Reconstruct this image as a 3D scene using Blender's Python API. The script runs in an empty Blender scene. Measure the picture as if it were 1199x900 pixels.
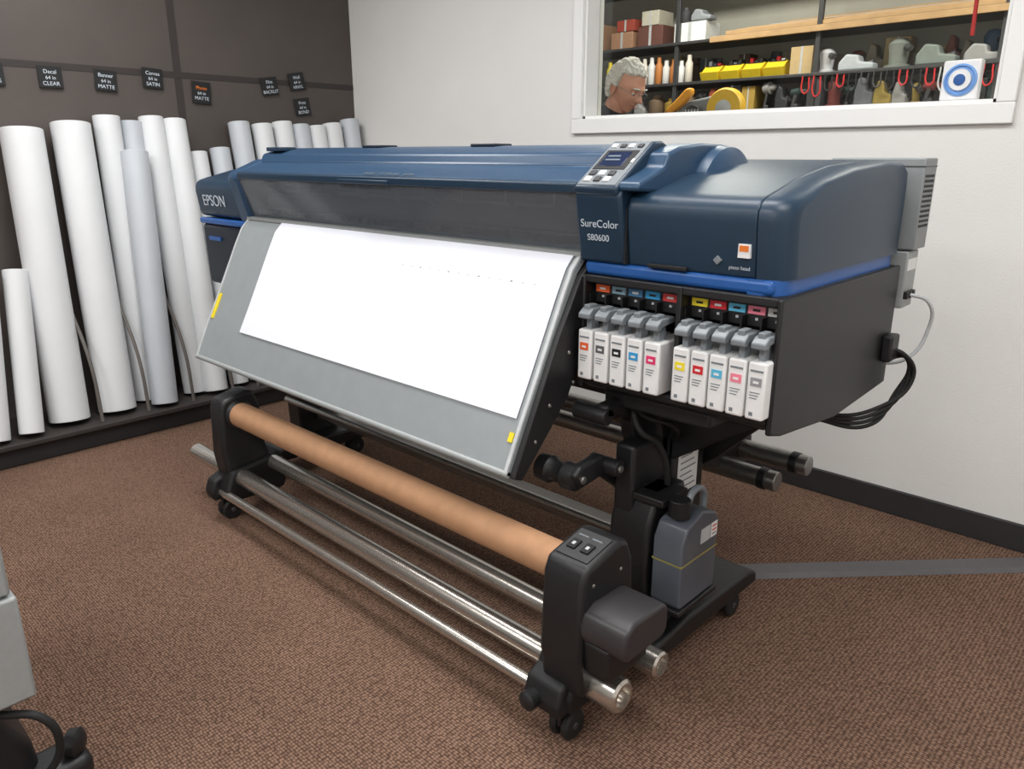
import bpy, bmesh, math, random
from mathutils import Vector, Matrix
random.seed(4)
scene=bpy.context.scene
scene.view_settings.view_transform='Standard'
def lin(c):
    return tuple(((v/255)/12.92 if v/255<=0.04045 else (((v/255)+0.055)/1.055)**2.4) for v in c)
def mat(name,rgb,rough=0.5,metal=0.0,noise=0.06,nscale=40,bump=0.0,bscale=200,spec=0.5,coat=0,alpha=1):
    m=bpy.data.materials.new(name); m.use_nodes=True
    nt=m.node_tree; b=nt.nodes['Principled BSDF']
    c=lin(rgb)
    b.inputs['Roughness'].default_value=rough; b.inputs['Metallic'].default_value=metal
    b.inputs['Specular IOR Level'].default_value=spec
    b.inputs['Coat Weight'].default_value=coat; b.inputs['Alpha'].default_value=alpha
    tc=nt.nodes.new('ShaderNodeTexCoord')
    n=nt.nodes.new('ShaderNodeTexNoise'); n.inputs['Scale'].default_value=nscale; n.inputs['Detail'].default_value=3
    nt.links.new(tc.outputs['Object'],n.inputs['Vector'])
    r=nt.nodes.new('ShaderNodeValToRGB')
    r.color_ramp.elements[0].position=.3; r.color_ramp.elements[1].position=.7
    r.color_ramp.elements[0].color=tuple(v*(1-noise) for v in c)+(1,)
    r.color_ramp.elements[1].color=tuple(min(1,v*(1+noise)) for v in c)+(1,)
    nt.links.new(n.outputs['Fac'],r.inputs['Fac']); nt.links.new(r.outputs['Color'],b.inputs['Base Color'])
    if bump>0:
        n2=nt.nodes.new('ShaderNodeTexNoise'); n2.inputs['Scale'].default_value=bscale
        nt.links.new(tc.outputs['Object'],n2.inputs['Vector'])
        bp=nt.nodes.new('ShaderNodeBump'); bp.inputs['Strength'].default_value=bump; bp.inputs['Distance'].default_value=0.002
        nt.links.new(n2.outputs['Fac'],bp.inputs['Height']); nt.links.new(bp.outputs['Normal'],b.inputs['Normal'])
    return m
M={}
M['blue']=mat('navy_plastic',(27,50,70),.36,0,.04,30,.15,600)
M['blue2']=mat('navy_cover',(40,68,96),.34,0,.04,30,.1,600)
M['blue3']=mat('dark_navy_case',(22,30,44),.45,0,.04,30)
M['seam']=mat('panel_gap',(10,14,20),.8)
M['band']=mat('bright_blue_trim',(36,88,158),.35,0,.03)
M['black']=mat('black_plastic',(24,24,26),.45,0,.1,60,.2,500)
M['black2']=mat('black_matte',(17,17,19),.6,0,.1,60)
M['dgrey']=mat('dark_grey_plastic',(60,60,62),.4,0,.05)
M['motor']=mat('motor_cover_grey',(50,48,50),.42,0,.05)
M['strip']=mat('grey_vinyl_strip',(92,90,92),.5,0,.05)
M['mgrey']=mat('mid_grey_plastic',(122,128,133),.35,0,.05)
M['grey']=mat('grey_paint_metal',(150,154,154),.42,0.1,.03,60)
M['boxgrey']=mat('electronics_box_grey',(132,136,138),.45,0.1,.03,60)
M['lgrey']=mat('light_grey_plastic',(185,188,190),.45)
M['apron']=mat('apron_grey_metal',(146,152,154),.4,0.15,.03,20)
M['paper']=mat('white_paper',(226,228,238),.6,0,.01,5)
M['paper2']=mat('offwhite_paper',(218,220,222),.55,0,.02,5)
M['paper3']=mat('grey_film',(190,195,201),.35,0,.03,5)
M['chrome']=mat('brushed_steel',(200,194,186),.24,.9,.05,80)
M['steel']=mat('satin_steel',(160,158,154),.32,.88,.08,80)
M['card']=mat('cardboard_core',(172,130,96),.75,0,.08,25)
M['white']=mat('white_plastic',(232,232,232),.45,0,.02)
M['yellow']=mat('yellow_label',(228,205,40),.5)
M['orange']=mat('orange_plastic',(225,120,40),.5)
M['red']=mat('red_plastic',(200,36,40),.5)
M['lcd']=mat('lcd_screen',(24,36,66),.15,0,.3,60)
M['wood']=mat('plywood',(184,150,108),.7,0,.12,12)
M['text']=mat('white_print',(200,210,220),.5)
M['gold']=mat('faint_print',(96,110,120),.5)
M['skin']=mat('skin',(196,142,122),.55,0,.10,22)
M['lips']=mat('lip_tone',(160,92,84),.5,0,.06,30)
M['hair']=mat('grey_hair',(200,198,194),.85,0,.22,120,.8,160)
M['shirt']=mat('dark_shirt',(34,38,48),.85,0,.12,60,.3,300)
M['trouser']=mat('dark_trousers',(40,38,40),.9,0,.12,60)
M['rubber']=mat('black_rubber',(22,22,22),.7)
M['bottle']=mat('smoky_bottle',(88,93,102),.3,0,.1,10,alpha=.85)
M['ink']=mat('waste_ink',(150,140,70),.4)

def empty(name,loc=(0,0,0)):
    e=bpy.data.objects.new(name,None); e.location=loc; e.empty_display_size=.1
    scene.collection.objects.link(e); return e
def fin(name,me,m,parent=None,bevel=0,seg=3,smooth=True):
    o=bpy.data.objects.new(name,me); scene.collection.objects.link(o)
    if m: 
        me.materials.clear(); me.materials.append(m if not isinstance(m,str) else M[m])
    if parent:
        o.parent=parent; o.matrix_parent_inverse=Matrix.Translation(-Vector(parent.location))
    if bevel>0:
        b=o.modifiers.new('bevel','BEVEL'); b.width=bevel; b.segments=seg; b.limit_method='ANGLE'; b.angle_limit=math.radians(32)
        b.harden_normals=False
    if smooth:
        for p in me.polygons: p.use_smooth=True
        try: me.set_sharp_from_angle(angle=math.radians(40))
        except Exception: pass
    return o
def recalc(bm): bmesh.ops.recalc_face_normals(bm,faces=bm.faces[:])
def box(name,x0,x1,y0,y1,z0,z1,m,parent=None,bevel=0.0,seg=3):
    bm=bmesh.new()
    vs=[bm.verts.new((x,y,z)) for x in (x0,x1) for y in (y0,y1) for z in (z0,z1)]
    for f in ((0,1,3,2),(4,6,7,5),(0,4,5,1),(2,3,7,6),(0,2,6,4),(1,5,7,3)): bm.faces.new([vs[i] for i in f])
    recalc(bm); me=bpy.data.meshes.new(name); bm.to_mesh(me); bm.free()
    return fin(name,me,m,parent,bevel,seg)
def prism(name,prof,a0,a1,axis,m,parent=None,bevel=0.0,seg=3):
    bm=bmesh.new()
    def P(u,v,a):
        return {'x':(a,u,v),'y':(u,a,v),'z':(u,v,a)}[axis]
    A=[bm.verts.new(P(u,v,a0)) for u,v in prof]; B=[bm.verts.new(P(u,v,a1)) for u,v in prof]
    bm.faces.new(A); bm.faces.new(B[::-1]); n=len(prof)
    for i in range(n): bm.faces.new((A[i],B[i],B[(i+1)%n],A[(i+1)%n]))
    recalc(bm); me=bpy.data.meshes.new(name); bm.to_mesh(me); bm.free()
    return fin(name,me,m,parent,bevel,seg)
def loft(name,rings,m,parent=None,bevel=0,closed=True,cap=True):
    bm=bmesh.new(); R=[[bm.verts.new(p) for p in r] for r in rings]; n=len(R[0])
    for a,b in zip(R,R[1:]):
        for i in range(n if closed else n-1):
            bm.faces.new((a[i],b[i],b[(i+1)%n],a[(i+1)%n]))
    if cap and closed: bm.faces.new(R[0]); bm.faces.new(R[-1][::-1])
    recalc(bm); me=bpy.data.meshes.new(name); bm.to_mesh(me); bm.free()
    return fin(name,me,m,parent,bevel)
def lathe(name,p0,p1,prof,m,parent=None,seg=32):
    p0=Vector(p0);p1=Vector(p1); d=(p1-p0).normalized()
    u=d.orthogonal().normalized(); v=d.cross(u)
    rings=[]
    for t,r in prof:
        c=p0+d*t; rings.append([c+(u*math.cos(2*math.pi*i/seg)+v*math.sin(2*math.pi*i/seg))*max(r,1e-4) for i in range(seg)])
    return loft(name,rings,m,parent)
def tube(name,p0,p1,r,m,parent=None,seg=32,hollow=0,bev=.002):
    L=(Vector(p1)-Vector(p0)).length
    if hollow:
        prof=[(.02,.0005),(.02,hollow),(0,hollow),(0,r-bev),(bev,r),(L-bev,r),(L,r-bev),(L,hollow),(L-.02,hollow),(L-.02,.0005)]
    else: prof=[(0,r-bev),(bev,r),(L-bev,r),(L,r-bev)]
    return lathe(name,p0,p1,prof,m,parent,seg)
def pipe(name,pts,r,m,parent=None,cyc=False):
    cu=bpy.data.curves.new(name,'CURVE'); cu.dimensions='3D'; cu.bevel_depth=r; cu.bevel_resolution=4; cu.resolution_u=10
    s=cu.splines.new('BEZIER'); s.bezier_points.add(len(pts)-1); s.use_cyclic_u=cyc
    for bp,p in zip(s.bezier_points,pts): bp.co=p; bp.handle_left_type=bp.handle_right_type='AUTO'
    cu.materials.append(M[m]); o=bpy.data.objects.new(name,cu); scene.collection.objects.link(o)
    if parent: o.parent=parent; o.matrix_parent_inverse=Matrix.Translation(-Vector(parent.location))
    return o
def text(name,s,loc,rot,size,m,parent=None,ext=.0004,align='LEFT'):
    cu=bpy.data.curves.new(name,'FONT'); cu.body=s; cu.size=size; cu.extrude=ext; cu.align_x=align
    cu.materials.append(M[m]); o=bpy.data.objects.new(name,cu); scene.collection.objects.link(o)
    o.location=loc; o.rotation_euler=[math.radians(a) for a in rot]
    if parent: o.parent=parent; o.matrix_parent_inverse=Matrix.Translation(-Vector(parent.location))
    return o

def carpet():
    m=bpy.data.materials.new('brown_loop_carpet'); m.use_nodes=True; nt=m.node_tree; b=nt.nodes['Principled BSDF']
    b.inputs['Roughness'].default_value=.95; b.inputs['Specular IOR Level'].default_value=.1
    tc=nt.nodes.new('ShaderNodeTexCoord'); mp=nt.nodes.new('ShaderNodeMapping'); mp.inputs['Scale'].default_value=(1,1.5,1)
    nt.links.new(tc.outputs['Object'],mp.inputs['Vector'])
    v=nt.nodes.new('ShaderNodeTexVoronoi'); v.inputs['Scale'].default_value=95; v.inputs['Randomness'].default_value=.35
    nt.links.new(mp.outputs['Vector'],v.inputs['Vector'])
    r=nt.nodes.new('ShaderNodeValToRGB'); e=r.color_ramp.elements
    e[0].position=.12; e[0].color=lin((150,121,103))+(1,); e[1].position=.62; e[1].color=lin((78,58,48))+(1,)
    nt.links.new(v.outputs['Distance'],r.inputs['Fac'])
    n=nt.nodes.new('ShaderNodeTexNoise'); n.inputs['Scale'].default_value=2.5; n.inputs['Detail'].default_value=6
    nt.links.new(tc.outputs['Object'],n.inputs['Vector'])
    mx=nt.nodes.new('ShaderNodeMixRGB'); mx.blend_type='MULTIPLY'; mx.inputs['Fac'].default_value=1
    r2=nt.nodes.new('ShaderNodeValToRGB'); r2.color_ramp.elements[0].color=(.88,.88,.88,1); r2.color_ramp.elements[1].color=(1.06,1.06,1.06,1)
    r2.color_ramp.elements[0].position=.3; r2.color_ramp.elements[1].position=.7
    nt.links.new(n.outputs['Fac'],r2.inputs['Fac']); nt.links.new(r.outputs['Color'],mx.inputs['Color1']); nt.links.new(r2.outputs['Color'],mx.inputs['Color2'])
    nt.links.new(mx.outputs['Color'],b.inputs['Base Color'])
    bp=nt.nodes.new('ShaderNodeBump'); bp.invert=True; bp.inputs['Strength'].default_value=.6; bp.inputs['Distance'].default_value=.003
    nt.links.new(v.outputs['Distance'],bp.inputs['Height']); nt.links.new(bp.outputs['Normal'],b.inputs['Normal'])
    return m
M['carpet']=carpet()
M['wall']=mat('wall_paint_white',(226,225,222),.7,0,.015,3,.3,150)
M['dark']=mat('dark_panel_wall',(76,69,65),.6,0,.06,4,.2,120)
M['dark2']=mat('dark_panel_seam',(50,44,42),.7,0,.06,10)
M['divid']=mat('rack_divider_grey',(96,90,86),.6,0,.06,10)
M['base']=mat('dark_baseboard',(42,40,42),.6,0,.06,10)
M['ceil']=mat('ceiling_tile',(228,228,225),.9,0,.04,60,.4,90)
M['trim']=mat('window_trim_white',(236,236,234),.45,0,.01,5)
M['conc']=mat('workshop_floor',(130,126,120),.8,0,.1,6)
M['wshop']=mat('workshop_wall',(168,166,156),.8,0,.05,4)
def glass():
    m=bpy.data.materials.new('window_glass'); m.use_nodes=True; nt=m.node_tree
    for n in list(nt.nodes): nt.nodes.remove(n)
    o=nt.nodes.new('ShaderNodeOutputMaterial'); mx=nt.nodes.new('ShaderNodeMixShader'); t=nt.nodes.new('ShaderNodeBsdfTransparent')
    g=nt.nodes.new('ShaderNodeBsdfGlossy'); g.inputs['Roughness'].default_value=.02; f=nt.nodes.new('ShaderNodeFresnel'); f.inputs['IOR'].default_value=1.35
    t.inputs['Color'].default_value=(.93,.95,.94,1)
    nt.links.new(f.outputs[0],mx.inputs[0]); nt.links.new(t.outputs[0],mx.inputs[1]); nt.links.new(g.outputs[0],mx.inputs[2]); nt.links.new(mx.outputs[0],o.inputs[0])
    return m
M['glass']=glass()
def smoky():
    m=bpy.data.materials.new('smoky_clear_cover'); m.use_nodes=True; nt=m.node_tree
    for n in list(nt.nodes): nt.nodes.remove(n)
    o=nt.nodes.new('ShaderNodeOutputMaterial'); mx=nt.nodes.new('ShaderNodeMixShader'); t=nt.nodes.new('ShaderNodeBsdfTransparent')
    g=nt.nodes.new('ShaderNodeBsdfPrincipled'); g.inputs['Base Color'].default_value=lin((112,118,124))+(1,); g.inputs['Roughness'].default_value=.08
    g.inputs['Specular IOR Level'].default_value=1.0
    t.inputs['Color'].default_value=(.85,.87,.9,1); mx.inputs[0].default_value=.48
    nt.links.new(t.outputs[0],mx.inputs[1]); nt.links.new(g.outputs[0],mx.inputs[2]); nt.links.new(mx.outputs[0],o.inputs[0])
    return m
M['smoky']=smoky()

# ---------- room shell
LX=-4.13; RX=1.6; FY=-2.6; BY=2.94; CZ=2.75
box('floor',LX-.1,RX+.1,FY-.1,BY+.12,-.1,0,'carpet')
box('ceiling',LX-.1,RX+.1,FY-.1,BY+.12,CZ,CZ+.1,'ceil')
wl=empty('wall_left',(LX,0,0))
box('panel_surface',LX-.1,LX,FY,BY,0,CZ,'dark',wl)
for i,y in enumerate((-.58,.64,1.86)): box(f'seam_strip_{i}',LX-.005,LX+.001,y-.02,y+.02,0,CZ,'dark2',wl)
box('rail',LX-.005,LX+.002,FY,BY,1.70,1.73,'dark2',wl)
box('wall_right',RX,RX+.1,FY,BY,0,CZ,'wall')
box('wall_front',LX-.1,RX+.1,FY-.1,FY,0,CZ,'wall')
WX0,WX1,WZ0,WZ1=-2.335,-.655,1.482,2.45
wb=empty('wall_back',(-1,BY,0))
box('wall_below',LX-.1,RX+.1,BY,BY+.12,0,WZ0,'wall',wb)
box('wall_above',LX-.1,RX+.1,BY,BY+.12,WZ1,CZ,'wall',wb)
box('wall_side_a',LX-.1,WX0,BY,BY+.12,WZ0,WZ1,'wall',wb)
box('wall_side_b',WX1,RX+.1,BY,BY+.12,WZ0,WZ1,'wall',wb)
box('baseboard_back',LX,RX,BY-.015,BY,0,.1,'base',None,.004)
box('baseboard_right',RX-.015,RX,FY,BY,0,.1,'base',None,.004)
w=empty('window_1',(-1.5,BY,1.9))
T=.055
box('frame_bottom',WX0-T,WX1+T,BY-.02,BY,WZ0-T-.01,WZ0,'trim',w,.004)
box('frame_top',WX0-T,WX1+T,BY-.02,BY,WZ1,WZ1+T,'trim',w,.004)
box('frame_left',WX0-T,WX0,BY-.02,BY,WZ0,WZ1,'trim',w,.004)
box('frame_right',WX1,WX1+T,BY-.02,BY,WZ0,WZ1,'trim',w,.004)
for nm,a in (('jamb_b',(WX0,WX1,BY,BY+.12,WZ0-.001,WZ0+.012)),('jamb_t',(WX0,WX1,BY,BY+.12,WZ1-.012,WZ1)),('jamb_l',(WX0,WX0+.012,BY,BY+.12,WZ0,WZ1)),('jamb_r',(WX1-.012,WX1,BY,BY+.12,WZ0,WZ1))):
    box(nm,*a,'trim',w)
box('glass_pane',WX0+.012,WX1-.012,BY+.09,BY+.094,WZ0+.012,WZ1-.012,'glass',w)

for (x,y,p) in ((-3.0,1.1,36),(-1.2,1.5,29),(.4,1.1,28),(-2.8,-1.0,37),(-.9,-.9,40),(.6,-1.4,32)):
    e=empty('ceiling_light',(x,y,CZ))
    box('troffer_frame',x-.64,x+.64,y-.34,y+.34,CZ-.02,CZ,'trim',e,.004)
    l=bpy.data.lights.new('tube_light','AREA'); l.shape='RECTANGLE'; l.size=1.2; l.size_y=.6; l.energy=p*.97; l.color=(1,.995,.985)
    o=bpy.data.objects.new('lamp',l); scene.collection.objects.link(o); o.location=(x,y,CZ-.03); o.parent=e; o.matrix_parent_inverse=Matrix.Translation(-Vector(e.location))
wd=bpy.data.worlds.new('w'); scene.world=wd; wd.use_nodes=True; wd.node_tree.nodes['Background'].inputs[0].default_value=(.8,.85,.9,1); wd.node_tree.nodes['Background'].inputs[1].default_value=.3

# ================= LARGE FORMAT PRINTER =================
P=empty('large_format_printer',(-1.9,1.7,0))
XL,XR=-2.79,-1.15
cov=[(1.432,1.245),(1.436,1.262),(1.50,1.283),(1.535,1.295),(1.55,1.325),(1.60,1.340),(1.70,1.348),(1.80,1.346),(1.93,1.31),(2.02,1.24),(2.04,1.05),(1.56,1.05),(1.56,1.235),(1.50,1.24)]
prism('top_cover',cov,XL,XR+.17,'x','blue2',P,.008)
prism('cover_front_lip',[(1.424,1.236),(1.424,1.258),(1.50,1.278),(1.50,1.236)],XL+.02,XR,'x','blue',P,.004)
prism('cover_crease',[(1.533,1.291),(1.533,1.297),(1.537,1.297),(1.537,1.291)],XL+.02,XR,'x','seam',P)
box('cover_handle',-2.1,-1.85,1.412,1.43,1.238,1.25,'blue',P,.003)
box('cover_hinge',-2.76,-2.66,1.55,1.62,1.335,1.350,'blue',P,.004)
text('cover_print','ROLL TO ROLL  64 in',(-2.0,1.438,1.2655),(18,0,0),.026,'gold',P)
for i,x in enumerate((-2.3,-1.75)): box(f'ridge_clip_{i}',x,x+.1,1.66,1.74,1.345,1.354,'blue3',P,.003)
prism('clear_cover',[(1.43,1.245),(1.436,1.245),(1.485,1.10),(1.478,1.098)],XL+.01,XR,'x','smoky',P)
box('platen_interior',XL,XR,1.56,2.0,.95,1.1,'black2',P)
box('carriage_beam',XL,XR,1.545,1.56,1.13,1.215,'mgrey',P,.003)
box('carriage_beam_lip',XL,XR,1.535,1.545,1.19,1.20,'lgrey',P)
for i in range(9):
    x=XL+.15+i*.17
    prism(f'rib_{i}',[(1.50,1.20),(1.50,1.235),(1.555,1.235),(1.555,1.17)],x,x+.006,'x','lgrey',P)
tube('carriage_rail',(XL,1.53,1.125),(XR,1.53,1.125),.008,'steel',P)
prism('platen',[(1.46,1.085),(1.46,1.095),(1.56,1.105),(1.56,1.08)],XL,XR,'x','grey',P)
n=40
for i in range(n):
    x=XL+.03+i*(XR-XL-.06)/(n-1)
    box(f'pinch_roller_{i}',x-.01,x+.01,1.50,1.54,1.105,1.125,'dgrey',P,.003,1)
prism('rear_body',[(1.56,.9),(1.56,1.06),(2.04,1.06),(2.06,.95),(1.95,.86)],XL-.3,XR+.3,'x','black',P,.01)
hood=[(1.466,1.078),(1.452,1.19),(1.453,1.212),(1.460,1.227),(1.475,1.237),(1.50,1.244),(1.62,1.274),(1.78,1.298),(2.0,1.310),(2.09,1.308),(2.125,1.29),(2.13,1.25),(2.13,1.078)]
prism('left_end_cap',[(y,z-(.012 if z>1.1 else 0)) for y,z in hood],-3.2,XL,'x','blue',P,.022,4)
box('left_blue_band',-3.19,XL-.01,1.458,2.11,1.050,1.074,'band',P,.006)
prism('left_lower_case',[(1.47,.80),(1.462,1.05),(2.11,1.05),(2.11,.80)],-3.18,XL-.0,'x','blue3',P,.015)
prism('cap_transition',[(1.425,1.24),(1.44,1.262),(1.56,1.31),(1.6,1.2),(1.50,1.06),(1.47,1.06)],XL-.06,XL+.02,'x','blue2',P,.012)
text('logo_left','EPSON',(-3.13,1.4555,1.125),(97,0,0),.062,'text',P)
box('left_badge',-3.12,-3.02,1.457,1.463,.985,1.0,'band',P)
prism('hood_right',hood,-1.02,-.706,'x','blue',P,.005,3)
def ringat(x,f):
    r=[]
    for y,z in hood:
        yy=y+f if y<1.6 else y-f*.15
        zz=z-(f*.22 if z>1.1 else 0)
        r.append((x,yy,zz))
    return r
loft('hood_end_piece',[ringat(-.704,0),ringat(-.685,.0015),ringat(-.668,.008),ringat(-.655,.02),ringat(-.647,.034),ringat(-.642,.050),ringat(-.641,.056)],'blue',P)
prism('hood_tower',[(1.455,1.078),(1.428,1.235),(1.44,1.25),(1.7,1.29),(1.9,1.29),(1.9,1.078)],-1.155,-1.024,'x','blue',P,.008)
prism('hood_seam_gap',[(1.4525,1.08),(1.4525,1.20),(1.48,1.236),(1.62,1.27),(1.6,1.08)],-1.0245,-1.0195,'x','seam',P)
box('blue_band_right',-1.145,-.665,1.462,2.11,1.046,1.078,'band',P,.010)
prism('blue_band_end',[(-.72,1.463),(-.69,1.464),(-.665,1.475),(-.652,1.495),(-.648,1.52),(-.648,2.10),(-.72,2.10)],1.046,1.078,'z','band',P)
box('hood_latch',-.96,-.86,1.452,1.468,1.079,1.088,'black2',P,.002)
prism('control_pod',[(1.425,1.232),(1.42,1.252),(1.566,1.352),(1.60,1.353),(1.68,1.32),(1.73,1.28),(1.60,1.25)],-1.152,-1.03,'x','blue',P,.007)
def onpanel(name,u0,u1,v0,v1,m,h=.003,bev=.001):
    x0=-1.152+.122*u0; x1=-1.152+.122*u1
    a=Vector((0,1.42,1.252)); d=Vector((0,.146,.1)); nrm=Vector((0,-.1,.146)).normalized()
    p=a+d*v0; q=a+d*v1
    return loft(name,[[ (x,)+tuple(c)[1:] for c in (p,q,q+nrm*h,p+nrm*h)] for x in (x0,x1)],m,P,bev)
onpanel('panel_plate',.06,.94,.04,.97,'mgrey',.0015)
onpanel('panel_inner',.12,.86,.36,.78,'black2',.003)
onpanel('lcd',.2,.74,.42,.74,'lcd',.0038)
onpanel('lcd_text_a',.26,.55,.62,.65,'gold',.0045,0)
onpanel('lcd_text_b',.26,.6,.54,.57,'gold',.0045,0)
for i in range(4): onpanel(f'key_top_{i}',.14+i*.2,.26+i*.2,.84,.91,'dgrey' if i%2 else 'white',.005)
for i in range(3):
    for j in range(2): onpanel(f'key_{i}_{j}',.16+i*.22,.30+i*.22,.1+j*.13,.19+j*.13,'dgrey' if (i+j)%2 else 'white',.005)
onpanel('key_power',.88,.93,.5,.58,'white',.005)
lathe('ridge_shoulder',(-.985,1.79,1.2),(-.93,1.79,1.2),[(0,.145),(.03,.14),(.05,.11),(.055,.0)],'blue2',P,48)
text('model_a','SureColor',(-1.142,1.4405,1.160),(99.7,0,0),.0255,'text',P)
text('model_b','S80600',(-1.125,1.4455,1.129),(99.7,0,0),.0215,'text',P)
box('sticker_energy',-.742,-.716,1.452,1.466,1.120,1.148,'white',P)
box('sticker_energy_red',-.739,-.719,1.451,1.466,1.133,1.145,'orange',P)
text('badge_a','piezo head',(-.765,1.4625,1.094),(98,0,0),.011,'text',P)
prism('badge_dot',[(-.80,1.110),(-.79,1.120),(-.78,1.110),(-.79,1.100)],1.456,1.47,'y','mgrey',P,.001)
# ink bay housing
IX0,IX1,IY0,IY1,IZ0,IZ1=-1.145,-.632,1.45,2.14,.765,1.046
box('ink_bay_top',IX0+.002,IX1-.013,IY0,IY1-.002,IZ1-.018,IZ1,'black',P,.003)
prism('ink_bay_floor',[(IY0,IZ0+.01),(IY0,IZ0+.028),(IY1-.003,IZ0+.028),(IY1-.003,IZ0-.025),(1.80,IZ0-.045),(1.5,IZ0-.014)],IX0+.002,IX1-.0135,'x','black',P,.004)
prism('ink_bay_side_right',[(IY0-.006,IZ0-.005),(IY0-.006,IZ1),(IY1,IZ1),(IY1,IZ0-.035),(1.80,IZ0-.052),(1.5,IZ0-.02)],IX1-.012,IX1,'x','black',P,.004)
box('ink_bay_side_left',IX0,IX0+.015,IY0-.004,IY1,IZ0,IZ1-.001,'black',P,.004)
box('ink_bay_divider',-.875,-.863,IY0-.004,1.57,IZ0+.02,IZ1-.001,'black',P,.002)
box('ink_bay_back',IX0+.005,IX1-.014,1.56,IY1-.01,IZ0+.01,IZ1-.02,'black2',P)
box('ink_slot_panel',IX0+.015,IX1-.014,1.485,1.56,.975,IZ1-.019,'black',P,.003)
cols=[(224,96,48),(90,90,94),(30,30,34),(50,150,205),(225,50,110),(235,215,50),(205,40,50),(90,180,215),(235,130,150),(150,150,154)]
strip=[(224,96,48),(120,150,165),(60,110,150),(50,150,205),(205,60,60),(235,215,50),(205,40,50),(90,180,215),(235,130,150),(190,190,190)]
for i in range(10):
    x0=(-1.122+i*.0475) if i<5 else (-.857+(i-5)*.0445)
    wd_=.041 if i<5 else .040
    cm=mat(f'ink_colour_{i}',cols[i],.5); sm=mat(f'label_colour_{i}',strip[i],.5)
    box(f'cartridge_{i}',x0,x0+wd_,1.415,1.54,.797,.920,'white',P,.005)
    box(f'ink_chip_{i}',x0+.008,x0+.032,1.4135,1.42,.870,.888,cm,P)
    box(f'ink_text_{i}',x0+.006,x0+.034,1.4138,1.42,.900,.904,'mgrey',P)
    box(f'ink_chip_text_{i}',x0+.014,x0+.026,1.413,1.42,.876,.881,'white',P)
    for k in range(3): box(f'ink_line_{i}_{k}',x0+.008,x0+.03-k*.003,1.4142,1.42,.855-k*.006,.857-k*.006,'mgrey',P)
    box(f'ink_code_{i}',x0+.01,x0+.018,1.4142,1.42,.806,.814,'mgrey',P)
    prism(f'lever_{i}',[(1.408,.948),(1.408,.960),(1.425,.972),(1.48,.972),(1.48,.958),(1.43,.953),(1.425,.945)],x0+.004,x0+wd_-.004,'x','mgrey',P,.003)
    prism(f'lever_neck_{i}',[(1.43,.918),(1.43,.955),(1.46,.96),(1.46,.918)],x0+.013,x0+wd_-.013,'x','mgrey',P,.002)
    box(f'lever_lug_{i}',x0+.012,x0+wd_-.012,1.42,1.45,.962,.980,'mgrey',P,.002)
    box(f'colour_label_{i}',x0+.001,x0+wd_-.001,1.481,1.49,1.003,1.020,sm,P)
    box(f'colour_text_{i}',x0+.012,x0+wd_-.012,1.480,1.49,1.009,1.014,'white' if i in (0,2,4,6) else 'black',P)
    box(f'slot_rib_{i}',x0-.004,x0-.001,1.46,1.49,.93,1.0,'black',P)
    box(f'slot_led_{i}',x0+.018,x0+.024,1.482,1.487,.990,.995,'lgrey',P)
box('heater_box',-.85,-.612,2.155,2.25,1.085,1.314,'boxgrey',P,.004)
box('heater_box_lid_seam',-.851,-.6115,2.154,2.251,1.292,1.295,'dgrey',P)
box('heater_box_lower',-.83,-.622,2.155,2.238,.93,1.08,'grey',P,.004)
bm=bmesh.new()
for iy in range(6):
    for iz in range(11):
        y=2.166+iy*.013; z=1.145+iz*.0125
        c=bmesh.ops.create_cone(bm,cap_ends=True,segments=8,radius1=.0038,radius2=.0038,depth=.002,matrix=Matrix.Translation((-.6118,y,z))@Matrix.Rotation(math.pi/2,4,'Y'))
me=bpy.data.meshes.new('vents'); bm.to_mesh(me); bm.free(); fin('vent_holes',me,'black2',P)
box('warning_label',-.6225,-.6205,2.16,2.225,1.03,1.06,'white',P)
for k in range(3): box(f'socket_{k}',-.624,-.612,2.16+k*.025,2.176+k*.025,.955,.975,'black',P,.002)
pipe('power_cable',[(-.615,2.19,.965),(-.57,2.2,.95),(-.565,2.22,.87),(-.6,2.2,.79),(-.66,2.16,.77)],.005,'lgrey',P)
for k in range(4): pipe(f'hose_{k}',[(-.64,2.1,.83-.012*k),(-.59,2.12+.02*k,.82-.01*k),(-.565-.014*k,2.15,.75-.02*k),(-.63,2.08,.665-.014*k),(-.73,1.98,.655-.006*k),(-.82,1.9,.70)],.0055,'rubber',P)
box('hose_block',-.632,-.605,2.07,2.13,.80,.87,'black',P,.006)
# ---- apron
def apron_pt(s):
    pts=[(1.50,1.098),(1.465,1.085),(1.435,1.055),(1.405,1.0),(1.36,.91),(1.31,.81),(1.255,.705),(1.20,.592)]
    f=s*(len(pts)-1); i=min(int(f),len(pts)-2); t=f-i
    return (pts[i][0]*(1-t)+pts[i+1][0]*t, pts[i][1]*(1-t)+pts[i+1][1]*t)
S=[i/28 for i in range(29)]
outer=[apron_pt(s) for s in S]
def offs(pts,d):
    r=[]
    for i,p in enumerate(pts):
        a=pts[max(i-1,0)]; b=pts[min(i+1,len(pts)-1)]
        t=Vector((b[0]-a[0],b[1]-a[1])).normalized(); nn=Vector((t.y,-t.x))
        r.append((p[0]+nn.x*d,p[1]+nn.y*d))
    return r
AX0,AX1=-2.79,-1.155
sg=-1 if offs(outer,.01)[10][0]>outer[10][0] else 1
back=offs(outer,-.015*sg)
prism('apron',outer+back[::-1],AX0,AX1,'x','apron',P,.0)
tube('apron_lip',(AX0,1.205,.592),(AX1,1.205,.592),.009,'grey',P)
for i in range(2):
    a_=(AX0+.002,AX1-.012)[i]
    e_=offs(outer,.003*sg); prism(f'apron_edge_strip_{i}',e_+outer[::-1],a_,a_+.010,'x','lgrey',P)
pap0=[apron_pt(i/40*.845) for i in range(2,41)]
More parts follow.
